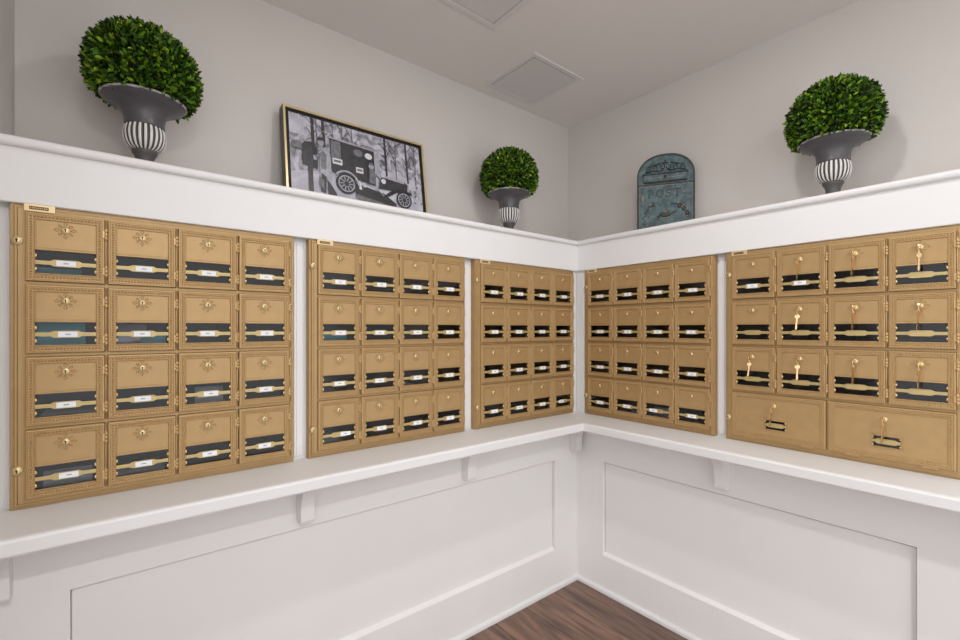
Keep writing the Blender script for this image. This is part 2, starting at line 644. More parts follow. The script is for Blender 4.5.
def door_mesh():
    mb_ = MB()
    ringloft(mb_, DW, DH, RING + [(0.0162, 0.002)], M_gold)
    beads(mb_, DW, DH, 0.0092, -0.0054)
    i = 0.0160
    wt = 0.071
    mb_.box((i, -0.0044, wt), (DW - i, 0.002, DH - i), M_gold)
    mb_.box((i, -0.0064, wt), (DW - i, -0.0035, wt + 0.0036), M_gold, 0.0008)
    mb_.box((i + 0.002, -0.0052, wt + 0.0056), (DW - i - 0.002, -0.0040, DH - i - 0.002), M_gold, 0.0004)
    # rolled lower sill of the window
    mb_.box((i, -0.0064, i), (DW - i, 0.001, i + 0.0025), M_gold, 0.0008)
    return mb_


def rosette_mesh(big=False):
    mb_ = MB()
    for k in range(8):
        a = 2 * pi * k / 8
        L1, L0, wd = (0.0212, 0.0086, 0.0048) if k % 2 == 0 else (0.0182, 0.0086, 0.0042)
        def pt(r, t, y):
            return (r * cos(a) - t * sin(a), y, r * sin(a) + t * cos(a))
        md = (L0 + L1) / 2
        outer = [pt(L0, 0, 0), pt(md, wd, 0), pt(L1, 0, 0), pt(md, -wd, 0)]
        top = [pt(L0 + 0.0012, 0, -0.0014), pt(md, wd * 0.78, -0.0014), pt(L1 - 0.0012, 0, -0.0014), pt(md, -wd * 0.78, -0.0014)]
        inn = [pt(L0 + 0.0028, 0, -0.0002), pt(md, wd * 0.42, -0.0002), pt(L1 - 0.003, 0, -0.0002), pt(md, -wd * 0.42, -0.0002)]
        mb_.loft([outer, top, inn], M_goldrel, cap1=True)
    rings = [[(r * cos(2 * pi * k / 24), y, r * sin(2 * pi * k / 24)) for k in range(24)] for r, y in ((0.0092, 0), (0.0088, -0.0016), (0.0078, -0.0016), (0.0074, 0))]
    mb_.loft(rings, M_goldrel, smooth=True)
    return mb_


def lock_mesh(r=0.0068, t=0.0044):
    mb_ = MB()
    mb_.lathe([(r * 1.1, 0.001), (r * 1.1, -t * 0.45), (r * 0.98, -t * 0.62), (r * 0.90, -t * 0.55), (r * 0.84, -t * 0.9), (r * 0.74, -t), (r * 0.3, -t * 1.03)], M_brass, 28, axis='y')
    mb_.box((-r * 0.15, -t * 1.14, -r * 0.55), (r * 0.15, -t * 0.98, r * 0.35), M_slot)
    mb_.lathe([(r * 0.27, -t * 0.98), (r * 0.27, -t * 1.16)], M_slot, 12, (0, 0, r * 0.25), axis='y')
    return mb_


def holder_mesh(w_=0.1060, plate=0.0430, bar=0.0088, hh=0.0165):
    mb_ = MB()
    a, b = -w_ / 2, w_ / 2
    p, q, r = plate / 2, bar / 2, hh / 2
    poly = [(a, -q), (-p - 0.006, -q), (-p, -r), (p, -r), (p + 0.006, -q), (b, -q), (b, q), (p + 0.006, q), (p, r), (-p, r), (-p - 0.006, q), (a, q)]
    mb_.prism(poly, -0.0052, -0.0034, M_bar)
    mb_.box((a, -0.0058, -0.0012), (-p - 0.006, -0.0050, 0.0012), M_bar, 0.0003)
    mb_.box((p + 0.006, -0.0058, -0.0012), (b, -0.0050, 0.0012), M_bar, 0.0003)
    # raised lips that grip the card
    mb_.box((-p, -0.0066, r - 0.0016), (p, -0.0050, r), M_bar, 0.0004)
    mb_.box((-p, -0.0066, -r), (p, -0.0050, -r + 0.0016), M_bar, 0.0004)
    return mb_


def add_studs(d, cx, cz, w_=0.1060, dz=0.0150, r=0.0034):
    mb_ = MB()
    mb_.sphere((0, -0.0038, 0), r, M_brass, 10, 6, (0.8, 0.8, 1.35))
    for k, (sx, sz) in enumerate(((-1, -1), (1, -1), (-1, 1), (1, 1))):
        if k == 0:
            o_ = mb_.build('stud', d)
        else:
            o_ = o_.copy(); C.objects.link(o_); o_.parent = d
        o_.location = (cx + sx * (w_ / 2 - 0.0010), 0, cz + sz * dz)


def card_mesh():
    mb_ = MB()
    mb_.box((-0.0172, -0.0070, -0.0063), (0.0172, -0.0058, 0.0063), M_card)
    mb_.box((-0.0045, -0.0072, -0.0011), (0.0050, -0.0070, 0.0011), M_ink)
    return mb_


def hinge_mesh(L=0.025):
    mb_ = MB()
    for z0, z1 in ((0, L * 0.30), (L * 0.34, L * 0.66), (L * 0.70, L)):
        mb_.lathe([(0.0036, z0), (0.0042, z0 + 0.0008), (0.0042, z1 - 0.0008), (0.0036, z1)], M_hinge, 12, (0, -0.0062, 0))
    mb_.sphere((0, -0.0062, L + 0.001), 0.0028, M_hinge, 8, 6)
    mb_.sphere((0, -0.0062, -0.001), 0.0028, M_hinge, 8, 6)
    mb_.box((-0.0070, -0.0088, L * 0.12), (-0.001, -0.0066, L * 0.88), M_hinge, 0.0006)
    return mb_


def glass_mesh(w_, h_):
    mb_ = MB()
    mb_.add([(-w_ / 2, 0, -h_ / 2), (w_ / 2, 0, -h_ / 2), (w_ / 2, 0, h_ / 2), (-w_ / 2, 0, h_ / 2)], [(0, 1, 2, 3)], M_glass)
    return mb_


# one complete small door, with its sub-parts (root of the prototype is parked in the first bank)
WZ = 0.0430      # window centre height
LX, LKZ = 0.0675, 0.1208
WX = DW / 2


def make_door(parent):
    d = door_mesh().build('door', parent)
    glass_mesh(DW - 0.032, 0.056).build('window_pane', d, (WX, 0.0, 0.0440))
    rosette_mesh().build('rosette', d, (LX, -0.0048, LKZ))
    lock_mesh().build('lock', d, (LX, -0.0048, LKZ))
    holder_mesh().build('card_holder', d, (WX, 0, WZ))
    add_studs(d, WX, WZ)
    card_mesh().build('name_card', d, (WX + 0.001, 0, WZ))
    hinge_mesh().build('hinge', d, (DW + 0.0024, 0, 0.108))
    hinge_mesh().build('hinge', d, (DW + 0.0024, 0, 0.018))
    m_ = MB()
    m_.lathe([(0.0017, 0.002), (0.0017, DH - 0.002)], M_hinge, 8, (0, -0.0052, 0))
    m_.build('hinge_pin', d, (DW + 0.0022, 0, 0))
    return d


def frame_mesh(big_bottom=False):
    mb_ = MB()
    H = 0.692
    # outer flange, set back
    def rect(x0, z0, x1, z1, ins, y):
        return [(x0 + ins, y, z0 + ins), (x1 - ins, y, z0 + ins), (x1 - ins, y, z1 - ins), (x0 + ins, y, z1 - ins)]
    mb_.loft([rect(0, 0, UW, H, 0, 0.030), rect(0, 0, UW, H, 0, 0.008), rect(0, 0, UW, H, 0.0015, 0.0055), rect(0, 0, UW, H, 0.007, 0.0055), rect(0, 0, UW, H, 0.0075, 0.001), rect(0, 0, UW, H, 0.009, 0.0),
              rect(0, 0, UW, H, 0.0135, 0.0), rect(0, 0, UW, H, 0.0135, 0.030)], M_gold)
    xs = [DX0 - 0.001 + PX * c for c in range(4)]
    # left and right rails, top and bottom rails
    f, bk = 0.0, 0.028
    zA, zB = DZT - 3 * PZ - DH - 0.0005, DZT + 0.0005
    mb_.box((0.0125, f, zA), (DX0 - 0.0005, bk, zB), M_gold)
    mb_.box((DX0 + 3 * PX + DW + 0.0005, f, zA), (UW - 0.0125, bk, zB), M_gold)
    mb_.box((0.0125, f, DZT + 0.0005), (UW - 0.0125, bk, H - 0.0125), M_gold)
    mb_.box((0.0125, f, 0.0125), (UW - 0.0125, bk, DZT - 3 * PZ - DH - 0.0005), M_gold)
    for c in range(3):
        x0 = DX0 + PX * c + DW + 0.0008
        x1 = DX0 + PX * (c + 1) - 0.0008
        zlo = DZT - 2 * PZ - DH - 0.004 if (big_bottom and c != 1) else 0.0125
        mb_.box((x0, 0.0015, max(zlo, zA)), (x1, bk, zB), M_gold)
    for r in range(3):
        z1 = DZT - PZ * r - DH - 0.0008
        z0 = DZT - PZ * (r + 1) + 0.0008
        mb_.box((DX0 - 0.0005, 0.0022, z0), (DX0 + 3 * PX + DW + 0.0005, bk - 0.001, z1), M_gold)
    # corner screws
    return mb_


def compartments_mesh(big_bottom=False):
    mb_ = MB()
    x0, x1, z0, z1 = 0.014, UW - 0.014, 0.010, 0.684
    y0, y1 = 0.028, 0.345
    t = 0.0015
    mb_.box((x0, y1, z0), (x1, y1 + t, z1), M_int)
    for x in [x0, x1 - t]:
        mb_.box((x, y0, z0), (x + t, y1, z1), M_int)
    for c in range(3):
        xc = DX0 + PX * c + DW + 0.003
        zlo = DZT - 2 * PZ - DH - 0.004 if (big_bottom and c != 1) else z0
        mb_.box((xc - t / 2, y0, zlo), (xc + t / 2, y1, z1), M_int)
    mb_.box((x0, y0, z1 - t), (x1, y1, z1), M_int)
    mb_.box((x0, y0, z0), (x1, y1, z0 + t), M_int)
    for r in range(3):
        zc = DZT - PZ * r - DH - 0.004
        mb_.box((x0, y0, zc - t / 2), (x1, y1, zc + t / 2), M_int)
    return mb_


def nameplate_mesh():
    mb_ = MB()
    mb_.box((0, -0.0035, 0), (0.052, 0, 0.017), M_plate, 0.0008)
    mb_.box((0.009, -0.0042, 0.0045), (0.041, -0.003, 0.0115), M_slot)
    for k in range(9):
        x = 0.0105 + k * 0.0033
        mb_.box((x, -0.0046, 0.0062), (x + 0.0020, -0.0040, 0.0098 if k % 3 else 0.0088), M_hinge)
    return mb_


def masterlock_mesh():
    mb_ = lock_mesh(0.0078, 0.006)
    mb_.lathe([(0.0104, 0.001), (0.0104, -0.0012), (0.0092, -0.0024)], M_bar, 28, axis='y')
    return mb_


def row_z(r): return DZT - PZ * r - DH
def col_x(c): return DX0 + PX * c


BZ = 0.8130
bank = empty('mailbox_bank', (UX[0], 0, BZ))
frame_mesh().build('frame', bank)
compartments_mesh().build('compartments', bank)
d0 = make_door(bank)
for r in range(4):
    for c in range(4):
        d = d0 if (r == 0 and c == 0) else copy_tree(d0, bank)
        d.location = (col_x(c), 0, row_z(r))
nm = nameplate_mesh().build('brass_nameplate', bank, (0.0235, 0, 0.6735))
nm['label'] = 'pale brass nameplate'
ml = masterlock_mesh().build('master_lock', bank, (0.0125, 0, 0.605))
m5 = ml.copy(); C.objects.link(m5); m5.parent = bank; m5.location = (0.0125, 0, 0.089)
tag(bank, 'gold mailbox bank of sixteen doors at far left, largest in the photo', 'mailbox bank', 'gold mailbox banks set in the walls')

banks = [bank]
for loc, rz, lab in (((UX[1], 0, BZ), 0, 'gold mailbox bank of sixteen doors in the middle of the left wall, under the picture'),
                     ((UX[2], 0, BZ), 0, 'gold mailbox bank of sixteen doors on the left wall touching the room corner'),
                     ((0, -UY[0], BZ), -pi / 2, 'gold mailbox bank of sixteen doors on the right wall beside the room corner')):
    b = copy_tree(bank)
    b.location = loc
    b.rotation_euler = (0, 0, rz)
    b['label'] = lab
    banks.append(b)


def doors_of(b):
    ds = [ch for ch in b.children if ch.name.startswith('door')]
    ds.sort(key=lambda o_: (-round(o_.location.z, 3), round(o_.location.x, 3)))
    return ds


def sub(d, nme):
    return [ch for ch in d.children if ch.name.startswith(nme)]


rnd = random.Random(3)
for b in banks:
    for d in doors_of(b):
        for cd in sub(d, 'name_card'):
            cd.location.x += rnd.uniform(-0.0035, 0.0045)
for d_i, dx in ((12, 0.020),):
    for cd in sub(doors_of(banks[1])[d_i], 'name_card'):
        cd.location.x = WX + dx
for cd in sub(doors_of(banks[3])[14], 'name_card'):
    cd.location.x = WX - 0.017
for cd in sub(doors_of(banks[2])[15], 'name_card'):
    cd.location.x = WX - 0.017

# the right-hand bank: twelve small doors over two wide parcel doors
pb = empty('mailbox_bank', (0, -UY[1], BZ), -pi / 2)
tag(pb, 'gold mailbox bank at far right with two wide parcel doors along its bottom', 'mailbox bank', 'gold mailbox banks set in the walls')
frame_mesh(True).build('frame', pb)
compartments_mesh(True).build('compartments', pb)
pdoors = {}
for r in range(3):
    for c in range(4):
        d = copy_tree(d0, pb)
        d.location = (col_x(c), 0, row_z(r))
        if not (r == 0 and c < 2):
            for cd in sub(d, 'name_card'):
                bpy.data.objects.remove(cd)
        pdoors[(r, c)] = d


def big_door(parent, x):
    W = DW + PX
    mb_ = MB()
    ringloft(mb_, W, DH, RING, M_gold)
    beads(mb_, W, DH, 0.0092, -0.0054)
    wx0, wx1, wz0, wz1 = 0.108, 0.171, 0.038, 0.068
    i = 0.0160
    for a, b_ in (((i, i), (wx0, DH - i)), ((wx1, i), (W - i, DH - i)), ((wx0, i), (wx1, wz0)), ((wx0, wz1), (wx1, DH - i))):
        mb_.box((a[0], -0.0046, a[1]), (b_[0], 0.002, b_[1]), M_gold)
    r0 = [[(wx0 - e, y, wz0 - e), (wx1 + e, y, wz0 - e), (wx1 + e, y, wz1 + e), (wx0 - e, y, wz1 + e)] for e, y in ((0.005, -0.0044), (0.004, -0.0068), (0.001, -0.0068), (0.0, -0.004))]
    mb_.loft(r0, M_gold)
    d = mb_.build('parcel_door', parent, (x, 0, row_z(3)))
    cx, cz = (wx0 + wx1) / 2, (wz0 + wz1) / 2
    glass_mesh(wx1 - wx0, wz1 - wz0).build('window_pane', d, (cx, 0.0, cz))
    holder_mesh(wx1 - wx0, 0.040, 0.0085, 0.0150).build('card_holder', d, (cx, 0, cz))
    add_studs(d, cx, cz, wx1 - wx0, 0.0110, 0.0028)
    lock_mesh().build('lock', d, (cx - 0.004, -0.0050, 0.1185))
    for hx in (0.045, 0.215):
        mm_ = MB()
        for q0, q1 in ((0, 0.010), (0.011, 0.021), (0.022, 0.032)):
            mm_.lathe([(0.0028, q0), (0.0031, q0 + 0.0006), (0.0031, q1 - 0.0006), (0.0028, q1)], M_hinge, 12, (0, -0.0035, 0.0), axis='x')
        mm_.box((0.002, -0.0060, -0.001), (0.030, -0.0042, 0.008), M_hinge, 0.0005)
        mm_.build('hinge', d, (hx, 0, -0.0015))
    return d


bd1 = big_door(pb, col_x(0))
bd2 = big_door(pb, col_x(2))
n2 = nameplate_mesh().build('brass_nameplate', pb, (0.0235, 0, 0.6735)); n2['label'] = 'pale brass nameplate'
for z in (0.605, 0.082):
    q = ml.copy(); C.objects.link(q); q.parent = pb; q.location = (0.0125, 0, z)


# keys hanging in the locks of the right-hand bank
def key_mesh(ax_long='y'):
    """a flat key lying in the XZ plane, bow up at the origin, blade downward"""
    mb_ = MB()
    n = 14
    bow = [(0.0078 * cos(a), 0.0072 * sin(a) - 0.0045) for a in [pi * 2 * k / n for k in range(n)]]
    mb_.prism(bow, -0.0012, 0.0012, M_key)
    mb_.prism([(-0.0022, -0.010), (-0.0026, -0.046), (0.0, -0.049), (0.0020, -0.046), (0.0034, -0.039), (0.0018, -0.032), (0.0031, -0.029), (0.0018, -0.025), (0.0029, -0.021), (0.0024, -0.010)], -0.0011, 0.0011, M_key)
    return mb_


def make_key():
    r = empty('door_key')
    a = key_mesh().build('key', r)
    # inserted in the lock: blade points into the door (+y)
    a.rotation_euler = (radians(90), radians(90), 0)
    a.location = (0, -0.0215, 0)
    m_ = MB()
    m_.tube([(0.0, -0.0195 + 0.0 + 0.006 * cos(t), -0.0105 + 0.0110 * sin(t)) for t in [2 * pi * k / 18 for k in range(18)]], 0.0008, M_key, 6, True)
    m_.build('key_ring', r)
    s_ = key_mesh().build('spare_key', r)
    s_.location = (0, -0.0195, -0.0200)
    s_.rotation_euler = (radians(4), 0, radians(72))
    return r


k0 = make_key()
kd = [(r, c) for r in range(3) for c in range(4) if not (c == 0 and r < 2)]
rown = ['top', 'second', 'third']
coln = ['first', 'second', 'third', 'fourth']
pairs = []
for r, c in kd:
    pairs.append((col_x(c) + LX, row_z(r) + LKZ, 'brass key hanging in %s door lock of the %s row, far right mailbox bank' % (coln[c], rown[r])))
for x, nme in ((col_x(0), 'left'), (col_x(2), 'right')):
    pairs.append((x + 0.1355, row_z(3) + 0.1185, 'brass key hanging in the lock of the %s wide parcel door' % nme))
for i, (x, z, lab) in enumerate(pairs):
    k = k0 if i == 0 else copy_tree(k0)
    k.location = (0 - 0.0098, -UY[1] - x, BZ + z)
    k.rotation_euler = (0, 0, -pi / 2)
    tag(k, lab, 'key', 'brass keys hanging in the mailbox locks')
    for ch in k.children:
        if ch.name.startswith('spare_key'):
            ch.rotation_euler = (radians(rnd.uniform(2, 7)), radians(rnd.uniform(-4, 4)), radians(rnd.uniform(38, 80)))


# mail seen through the windows
def mail(bank_i, r, c, kind, label, dx=0.0, wid=0.1, hgt=0.1, y=0.04, lean=8, m=None, yaw=0, flat=False, n=1):
    b = banks[bank_i]
    rz = b.rotation_euler[2]
    base = Vector((col_x(c) + WX + dx, 0, row_z(r) - 0.0025))
    if r == 3: base.z = 0.0125
    mb_ = MB()
    if flat:
        zz = 0
        for k in range(n):
            off = rnd.uniform(-0.004, 0.004)
            mb_.box((-wid / 2 + off, 0, zz), (wid / 2 + off, 0.20, zz + 0.0035), m if k % 2 == 0 else M_paper, 0.0006)
            zz += 0.0036
    else:
        mb_.box((-wid / 2, 0, 0), (wid / 2, 0.0035, hgt), m, 0.0006)
        mb_.box((-wid / 2 + 0.001, 0.0035, 0.001), (wid / 2 - 0.001, 0.0055, hgt - 0.001), M_paper)
    o_ = mb_.build(kind)
    loc = Matrix.Rotation(rz, 4, 'Z') @ Vector((base.x, y, base.z))
    o_.location = b.location + loc
    o_.rotation_euler = (0 if flat else radians(-lean), radians(yaw), rz)
    o_.rotation_mode = 'XYZ'
    tag(o_, label, 'mail')
    return o_


mail(0, 1, 0, 'magazine', 'teal magazine standing behind the second-row leftmost window of the far left bank', -0.012, 0.088, 0.11, 0.036, 6, M_teal)
mail(0, 0, 0, 'magazine', 'low teal magazine behind the top left window of the far left bank', -0.018, 0.085, 0.038, 0.036, 5, M_teal)
mail(0, 1, 1, 'magazine', 'teal magazine behind the second-row, second window of the far left bank', 0.024, 0.055, 0.045, 0.036, 5, M_teal)
mail(0, 1, 1, 'envelope', 'grey envelope behind the second-row, second window of the far left bank', -0.020, 0.06, 0.072, 0.050, 14, M_greyp)
mail(0, 2, 0, 'envelope_stack', 'stack of grey and white envelopes behind the third-row leftmost window, far left bank', 0, 0.105, 0, 0.034, 0, M_greyp, 0, True, 4)
mail(0, 3, 1, 'envelope_stack', 'grey and white letters behind the bottom-row second window of the far left bank', 0, 0.10, 0, 0.034, 0, M_paper, 0, True, 3)
mail(0, 2, 2, 'envelope', 'grey envelope behind the third-row third window of the far left bank', 0.010, 0.07, 0.06, 0.045, 12, M_greyp)
mail(0, 3, 0, 'envelope', 'dark grey envelope behind the bottom left window of the far left bank', 0.0, 0.09, 0.055, 0.05, 12, M_greyp)
mail(1, 3, 0, 'envelope_stack', 'letters behind the bottom left window of the mailbox bank under the picture', 0, 0.10, 0, 0.034, 0, M_paper, 0, True, 3)
mail(1, 1, 0, 'envelope', 'dark teal envelope behind the second-row left window of the bank under the picture', 0.005, 0.09, 0.05, 0.05, 10, M_teal)
mail(1, 2, 2, 'envelope_stack', 'letters behind the third-row third window of the bank under the picture', -0.01, 0.08, 0, 0.034, 0, M_greyp, 0, True, 4)
mail(2, 3, 3, 'envelope_stack', 'letters behind the bottom right window of the bank touching the corner', 0, 0.09, 0, 0.034, 0, M_paper, 0, True, 4)
mail(3, 3, 2, 'envelope', 'brownish grey envelope behind the bottom-row third window of the bank right of the corner', 0.0, 0.09, 0.06, 0.04, 8, M_greyp)
mail(3, 3, 1, 'envelope', 'dark teal envelope behind the bottom-row second window of the bank right of the corner', 0.02, 0.06, 0.05, 0.04, 8, M_teal)

# ------------------------------------------------------------------ potted boxwood balls
LZ = 1.648


def foliage_mesh(seed):
    rn = random.Random(seed)
    R = 0.129
    V, F, T, MI = [], [], [], []
    bm = bmesh.new()
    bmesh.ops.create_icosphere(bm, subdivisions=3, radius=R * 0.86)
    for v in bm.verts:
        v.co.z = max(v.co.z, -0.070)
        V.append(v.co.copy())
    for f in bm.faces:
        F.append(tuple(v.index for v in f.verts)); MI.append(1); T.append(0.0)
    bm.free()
    N = 7000
    for i in range(N):
        z = 1 - 2 * (i + 0.5) / N
        ph = i * 2.399963 + rn.uniform(-0.25, 0.25)
        rr = math.sqrt(max(0, 1 - z * z))
        nrm = Vector((rr * cos(ph), rr * sin(ph), z + rn.uniform(-0.03, 0.03))).normalized()
        rad = R * rn.uniform(0.86, 1.03)
        if nrm.z * rad < -0.070 + rn.uniform(-0.006, 0.006): continue
        t1 = nrm.orthogonal().normalized()
        t1.rotate(Matrix.Rotation(rn.uniform(0, 2 * pi), 3, nrm))
        # leaf direction: outward, tilted along the surface
        tilt = rn.uniform(0.15, 1.05)
        d = (nrm * cos(tilt) + t1 * sin(tilt)).normalized()
        side = d.cross(nrm)
        if side.length < 0.05: side = nrm.orthogonal()
        side.normalize()
        side.rotate(Matrix.Rotation(rn.uniform(-0.5, 0.5), 3, d))
        up = side.cross(d).normalized()
        if up.dot(nrm) < 0: up = -up
        L = rn.uniform(0.013, 0.020)
        W = L * rn.uniform(0.20, 0.28)
        p = nrm * rad
        b = len(V)
        pts = [p, p + d * L * 0.33 + side * W + up * 0.0014, p + d * L * 0.74 + side * W * 0.8 + up * 0.001, p + d * L - up * 0.001,
               p + d * L * 0.74 - side * W * 0.8 + up * 0.001, p + d * L * 0.33 - side * W + up * 0.0014, p + d * L * 0.5 - up * 0.0004]
        V += pts
        fs = [(b, b + 1, b + 6), (b + 1, b + 2, b + 6), (b + 2, b + 3, b + 6), (b + 3, b + 4, b + 6), (b + 4, b + 5, b + 6), (b + 5, b, b + 6)]
        tn = min(1, max(0, rn.betavariate(2.0, 2.3) + (0.25 if rn.random() < 0.06 else 0)))
        for q in fs:
            F.append(q); MI.append(0); T.append(tn)
    me = bpy.data.meshes.new('foliage')
    me.from_pydata([tuple(v) for v in V], [], F)
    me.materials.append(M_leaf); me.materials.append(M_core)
    me.polygons.foreach_set('material_index', MI)
    at = me.attributes.new('tint', 'FLOAT', 'FACE')
    at.data.foreach_set('value', T)
    me.polygons.foreach_set('use_smooth', [True] * len(F))
    me.update()
    return me


def make_topiary():
    r = empty('potted_topiary')
    # foot
    m_ = MB()
    m_.box((-0.034, -0.034, 0), (0.034, 0.034, 0.010), M_urnfoot, 0.002)
    m_.lathe([(0.033, 0.009), (0.034, 0.014), (0.033, 0.019), (0.027, 0.024), (0.0225, 0.032), (0.0210, 0.045), (0.0220, 0.058), (0.026, 0.068), (0.030, 0.073), (0.031, 0.078), (0.029, 0.083)], M_urnfoot, 40)
    m_.build('foot', r)
    # fluted bulge
    prof_ = [(0.028, 0.080), (0.040, 0.086), (0.0465, 0.095), (0.0505, 0.107), (0.0520, 0.118), (0.0515, 0.130), (0.0490, 0.141), (0.0455, 0.149)]
    NF = 23
    n = NF * 6
    m_ = MB()
    rings = []
    for rr, h in prof_:
        ring = []
        for k in range(n):
            ph = (k % 6) / 6
            dep = 0.0 if 0.0 < ph < 0.45 else (0.0016 if ph < 0.55 or ph == 0 else 0.0045)
            a = 2 * pi * k / n
            q = rr - dep * min(1.0, rr / 0.05)
            ring.append((q * cos(a), q * sin(a), h))
        rings.append(ring)
    V = [p for g in rings for p in g]
    FA, FB = [], []
    for i in range(len(rings) - 1):
        for k in range(n):
            l = (k + 1) % n
            ph = (k % 6)
            (FA if ph <= 2 else FB).append((i * n + k, i * n + l, (i + 1) * n + l, (i + 1) * n + k))
    m_.add(V, FA, M_flute, True)
    m_.add(V, FB, M_groove, True)
    m_.build('fluted_collar', r, recalc=False)
    # bowl
    m_ = MB()
    m_.lathe([(0.046, 0.146), (0.0485, 0.150), (0.0475, 0.154), (0.0480, 0.165), (0.0505, 0.180), (0.0540, 0.187), (0.0600, 0.195), (0.0720, 0.2020), (0.0860, 0.2080), (0.0970, 0.2145), (0.1000, 0.2195)], M_urn, 64, cap0=True, cap1=False)
    m_.lathe([(0.1000, 0.2195), (0.0960, 0.2240), (0.088, 0.222), (0.075, 0.219), (0.05, 0.213)], M_urn, 64, cap0=False, cap1=True)
    m_.build('urn_bowl', r)
    m_ = MB()
    m_.tube([(0.1000 * cos(2 * pi * k / 64), 0.1000 * sin(2 * pi * k / 64), 0.2215 + 0.0006 * sin(k * 2.3)) for k in range(64)], [0.0030 + 0.0007 * sin(k * 1.7) for k in range(64)], M_rim, 8, True)
    o_ = m_.build('rim', r)
    fo = bpy.data.objects.new('foliage', foliage_mesh(5))
    C.objects.link(fo)
    fo.parent = r
    fo.location = (0, 0, 0.297)
    tw = MB()
    tw.tube([(0.0, 0, -0.06), (0.002, 0, 0.10), (-0.010, 0.003, 0.125), (-0.014, 0.002, 0.145)], [0.004, 0.002, 0.0009, 0.0006], M_stem, 6)
    tw.build('twig', fo)
    return r


t0_ = make_topiary()
TP = [((-1.700, 0.18, LZ), 0.0, 'round boxwood ball in grey urn on the ledge at the left, near the side wall'),
      ((-0.286, 0.18, LZ), 2.1, 'round boxwood ball in grey urn on the ledge between the picture and the corner'),
      ((0.18, -0.977, LZ), 4.3, 'round boxwood ball in grey urn on the ledge of the right wall')]
for i, (l, rz, lab) in enumerate(TP):
    t = t0_ if i == 0 else copy_tree(t0_)
    t.location = l
    t.rotation_euler = (0, 0, rz)
    tag(t, lab, 'potted plant', 'boxwood balls in urns on the ledge')
    if i == 2: 
        for ch in t.children:
            if ch.name.startswith('foot'): ch.rotation_euler = (0, 0, -rz)

# ------------------------------------------------------------------ framed picture leaning on the wall
PW, PH, PD = 0.597, 0.402, 0.044
fr = empty('framed_picture', (-1.288, 0.250, LZ))
fr.rotation_euler = (radians(-8.2), 0, 0)
tag(fr, 'black and white old truck photo in a thin gilt frame leaning on left wall', 'picture')
m_ = MB()
def rg(ins, y): return [(ins, y, ins), (PW - ins, y, ins), (PW - ins, y, PH - ins), (ins, y, PH - ins)]
m_.loft([rg(0.0, PD), rg(0.0, 0.001)], M_frameside)
m_.loft([rg(0.0, 0.001), rg(0.001, 0.0), rg(0.008, 0.0), rg(0.009, 0.003)], M_framegold)
m_.loft([rg(0.009, 0.003), rg(0.009, PD), rg(0.0, PD)], M_frameside)
m_.build('frame', fr)
m_ = MB()
m_.box((0.009, 0.012, 0.009), (PW - 0.009, 0.030, PH - 0.009), M_black)
m_.build('black_liner', fr)
m_ = MB()
a0, a1, b0, b1 = 0.021, PW - 0.021, 0.021, PH - 0.021
m_.box((a0, 0.0080, b0), (a1, 0.012, b1), M_ph_bg)
Y = [0.0080]


def flat(poly, m, dy=0.00004):
    Y[0] -= dy
    m_.add([(a0 + u * (a1 - a0), Y[0], b0 + v * (b1 - b0)) for u, v in poly], [tuple(range(len(poly)))], m)


def rect2(u0, v0, u1, v1, m): flat([(u0, v0), (u1, v0), (u1, v1), (u0, v1)], m)
ASP = (a1 - a0) / (b1 - b0)
def ell(u, v, r, m, ry=None, a0_=0, a1_=360, n=28):
    ry = r if ry is None else ry
    flat([(u + r / ASP * cos(radians(a0_ + (a1_ - a0_) * k / n)), v + ry * sin(radians(a0_ + (a1_ - a0_) * k / n))) for k in range(n + (0 if a1_ - a0_ >= 360 else 1))], m)
def line(p, q, w_, m):
    dx, dy = (q[0] - p[0]) * ASP, q[1] - p[1]
    L = math.hypot(dx, dy) or 1
    nx, ny = -dy / L * w_ / 2, dx / L * w_ / 2
    flat([(p[0] + nx / ASP, p[1] + ny), (q[0] + nx / ASP, q[1] + ny), (q[0] - nx / ASP, q[1] - ny), (p[0] - nx / ASP, p[1] - ny)], m)


K0, K1, K2, K3, K4 = M_ph
rect2(0, 0, 1, 0.36, M_ph_snow)
flat([(0, 0.36), (0.10, 0.40), (0.3, 0.44), (0.3, 0.3), (0, 0.3)], M_ph_snow)
flat([(0.66, 0.36), (0.66, 0.60), (0.82, 0.58), (1, 0.52), (1, 0.30)], M_ph_snow)
rect2(0.0, 0.78, 0.10, 0.98, M_ph_snow)
# trees and twigs
rt = random.Random(11)
for u, wd in ((0.155, 0.035), (0.185, 0.018), (0.235, 0.03), (0.30, 0.012), (0.36, 0.014), (0.44, 0.012), (0.70, 0.026), (0.78, 0.012), (0.88, 0.022), (0.95, 0.016)):
    h0 = 0.55 if u < 0.6 else 0.50
    line((u, h0), (u + rt.uniform(-0.01, 0.01), 1.0), wd, K1 if wd > 0.02 else K2)
    for k in range(7):
        y0 = rt.uniform(0.62, 0.95)
        sgn = rt.choice((-1, 1))
        line((u, y0), (u + sgn * rt.uniform(0.02, 0.06), min(1.0, y0 + rt.uniform(0.03, 0.14))), 0.008, K2 if k % 2 else K1)
for k in range(26):
    u = rt.uniform(0.02, 0.98); v = rt.uniform(0.62, 0.97)
    line((u, v), (u + rt.uniform(-0.05, 0.05), min(1, v + rt.uniform(-0.06, 0.06))), 0.006, K4 if k % 3 else K1)
flat([(0.01, 0.62), (0.10, 0.60), (0.10, 0.66), (0.06, 0.70), (0.01, 0.69)], K2)
# street post box
rect2(0.112, 0.0, 0.142, 0.50, K1)
flat([(0.075, 0.46), (0.178, 0.43), (0.178, 0.66), (0.165, 0.70), (0.135, 0.72), (0.095, 0.71), (0.075, 0.67)], K1)
flat([(0.145, 0.45), (0.178, 0.44), (0.178, 0.65), (0.145, 0.68)], K0)
rect2(0.15, 0.53, 0.172, 0.58, K3)
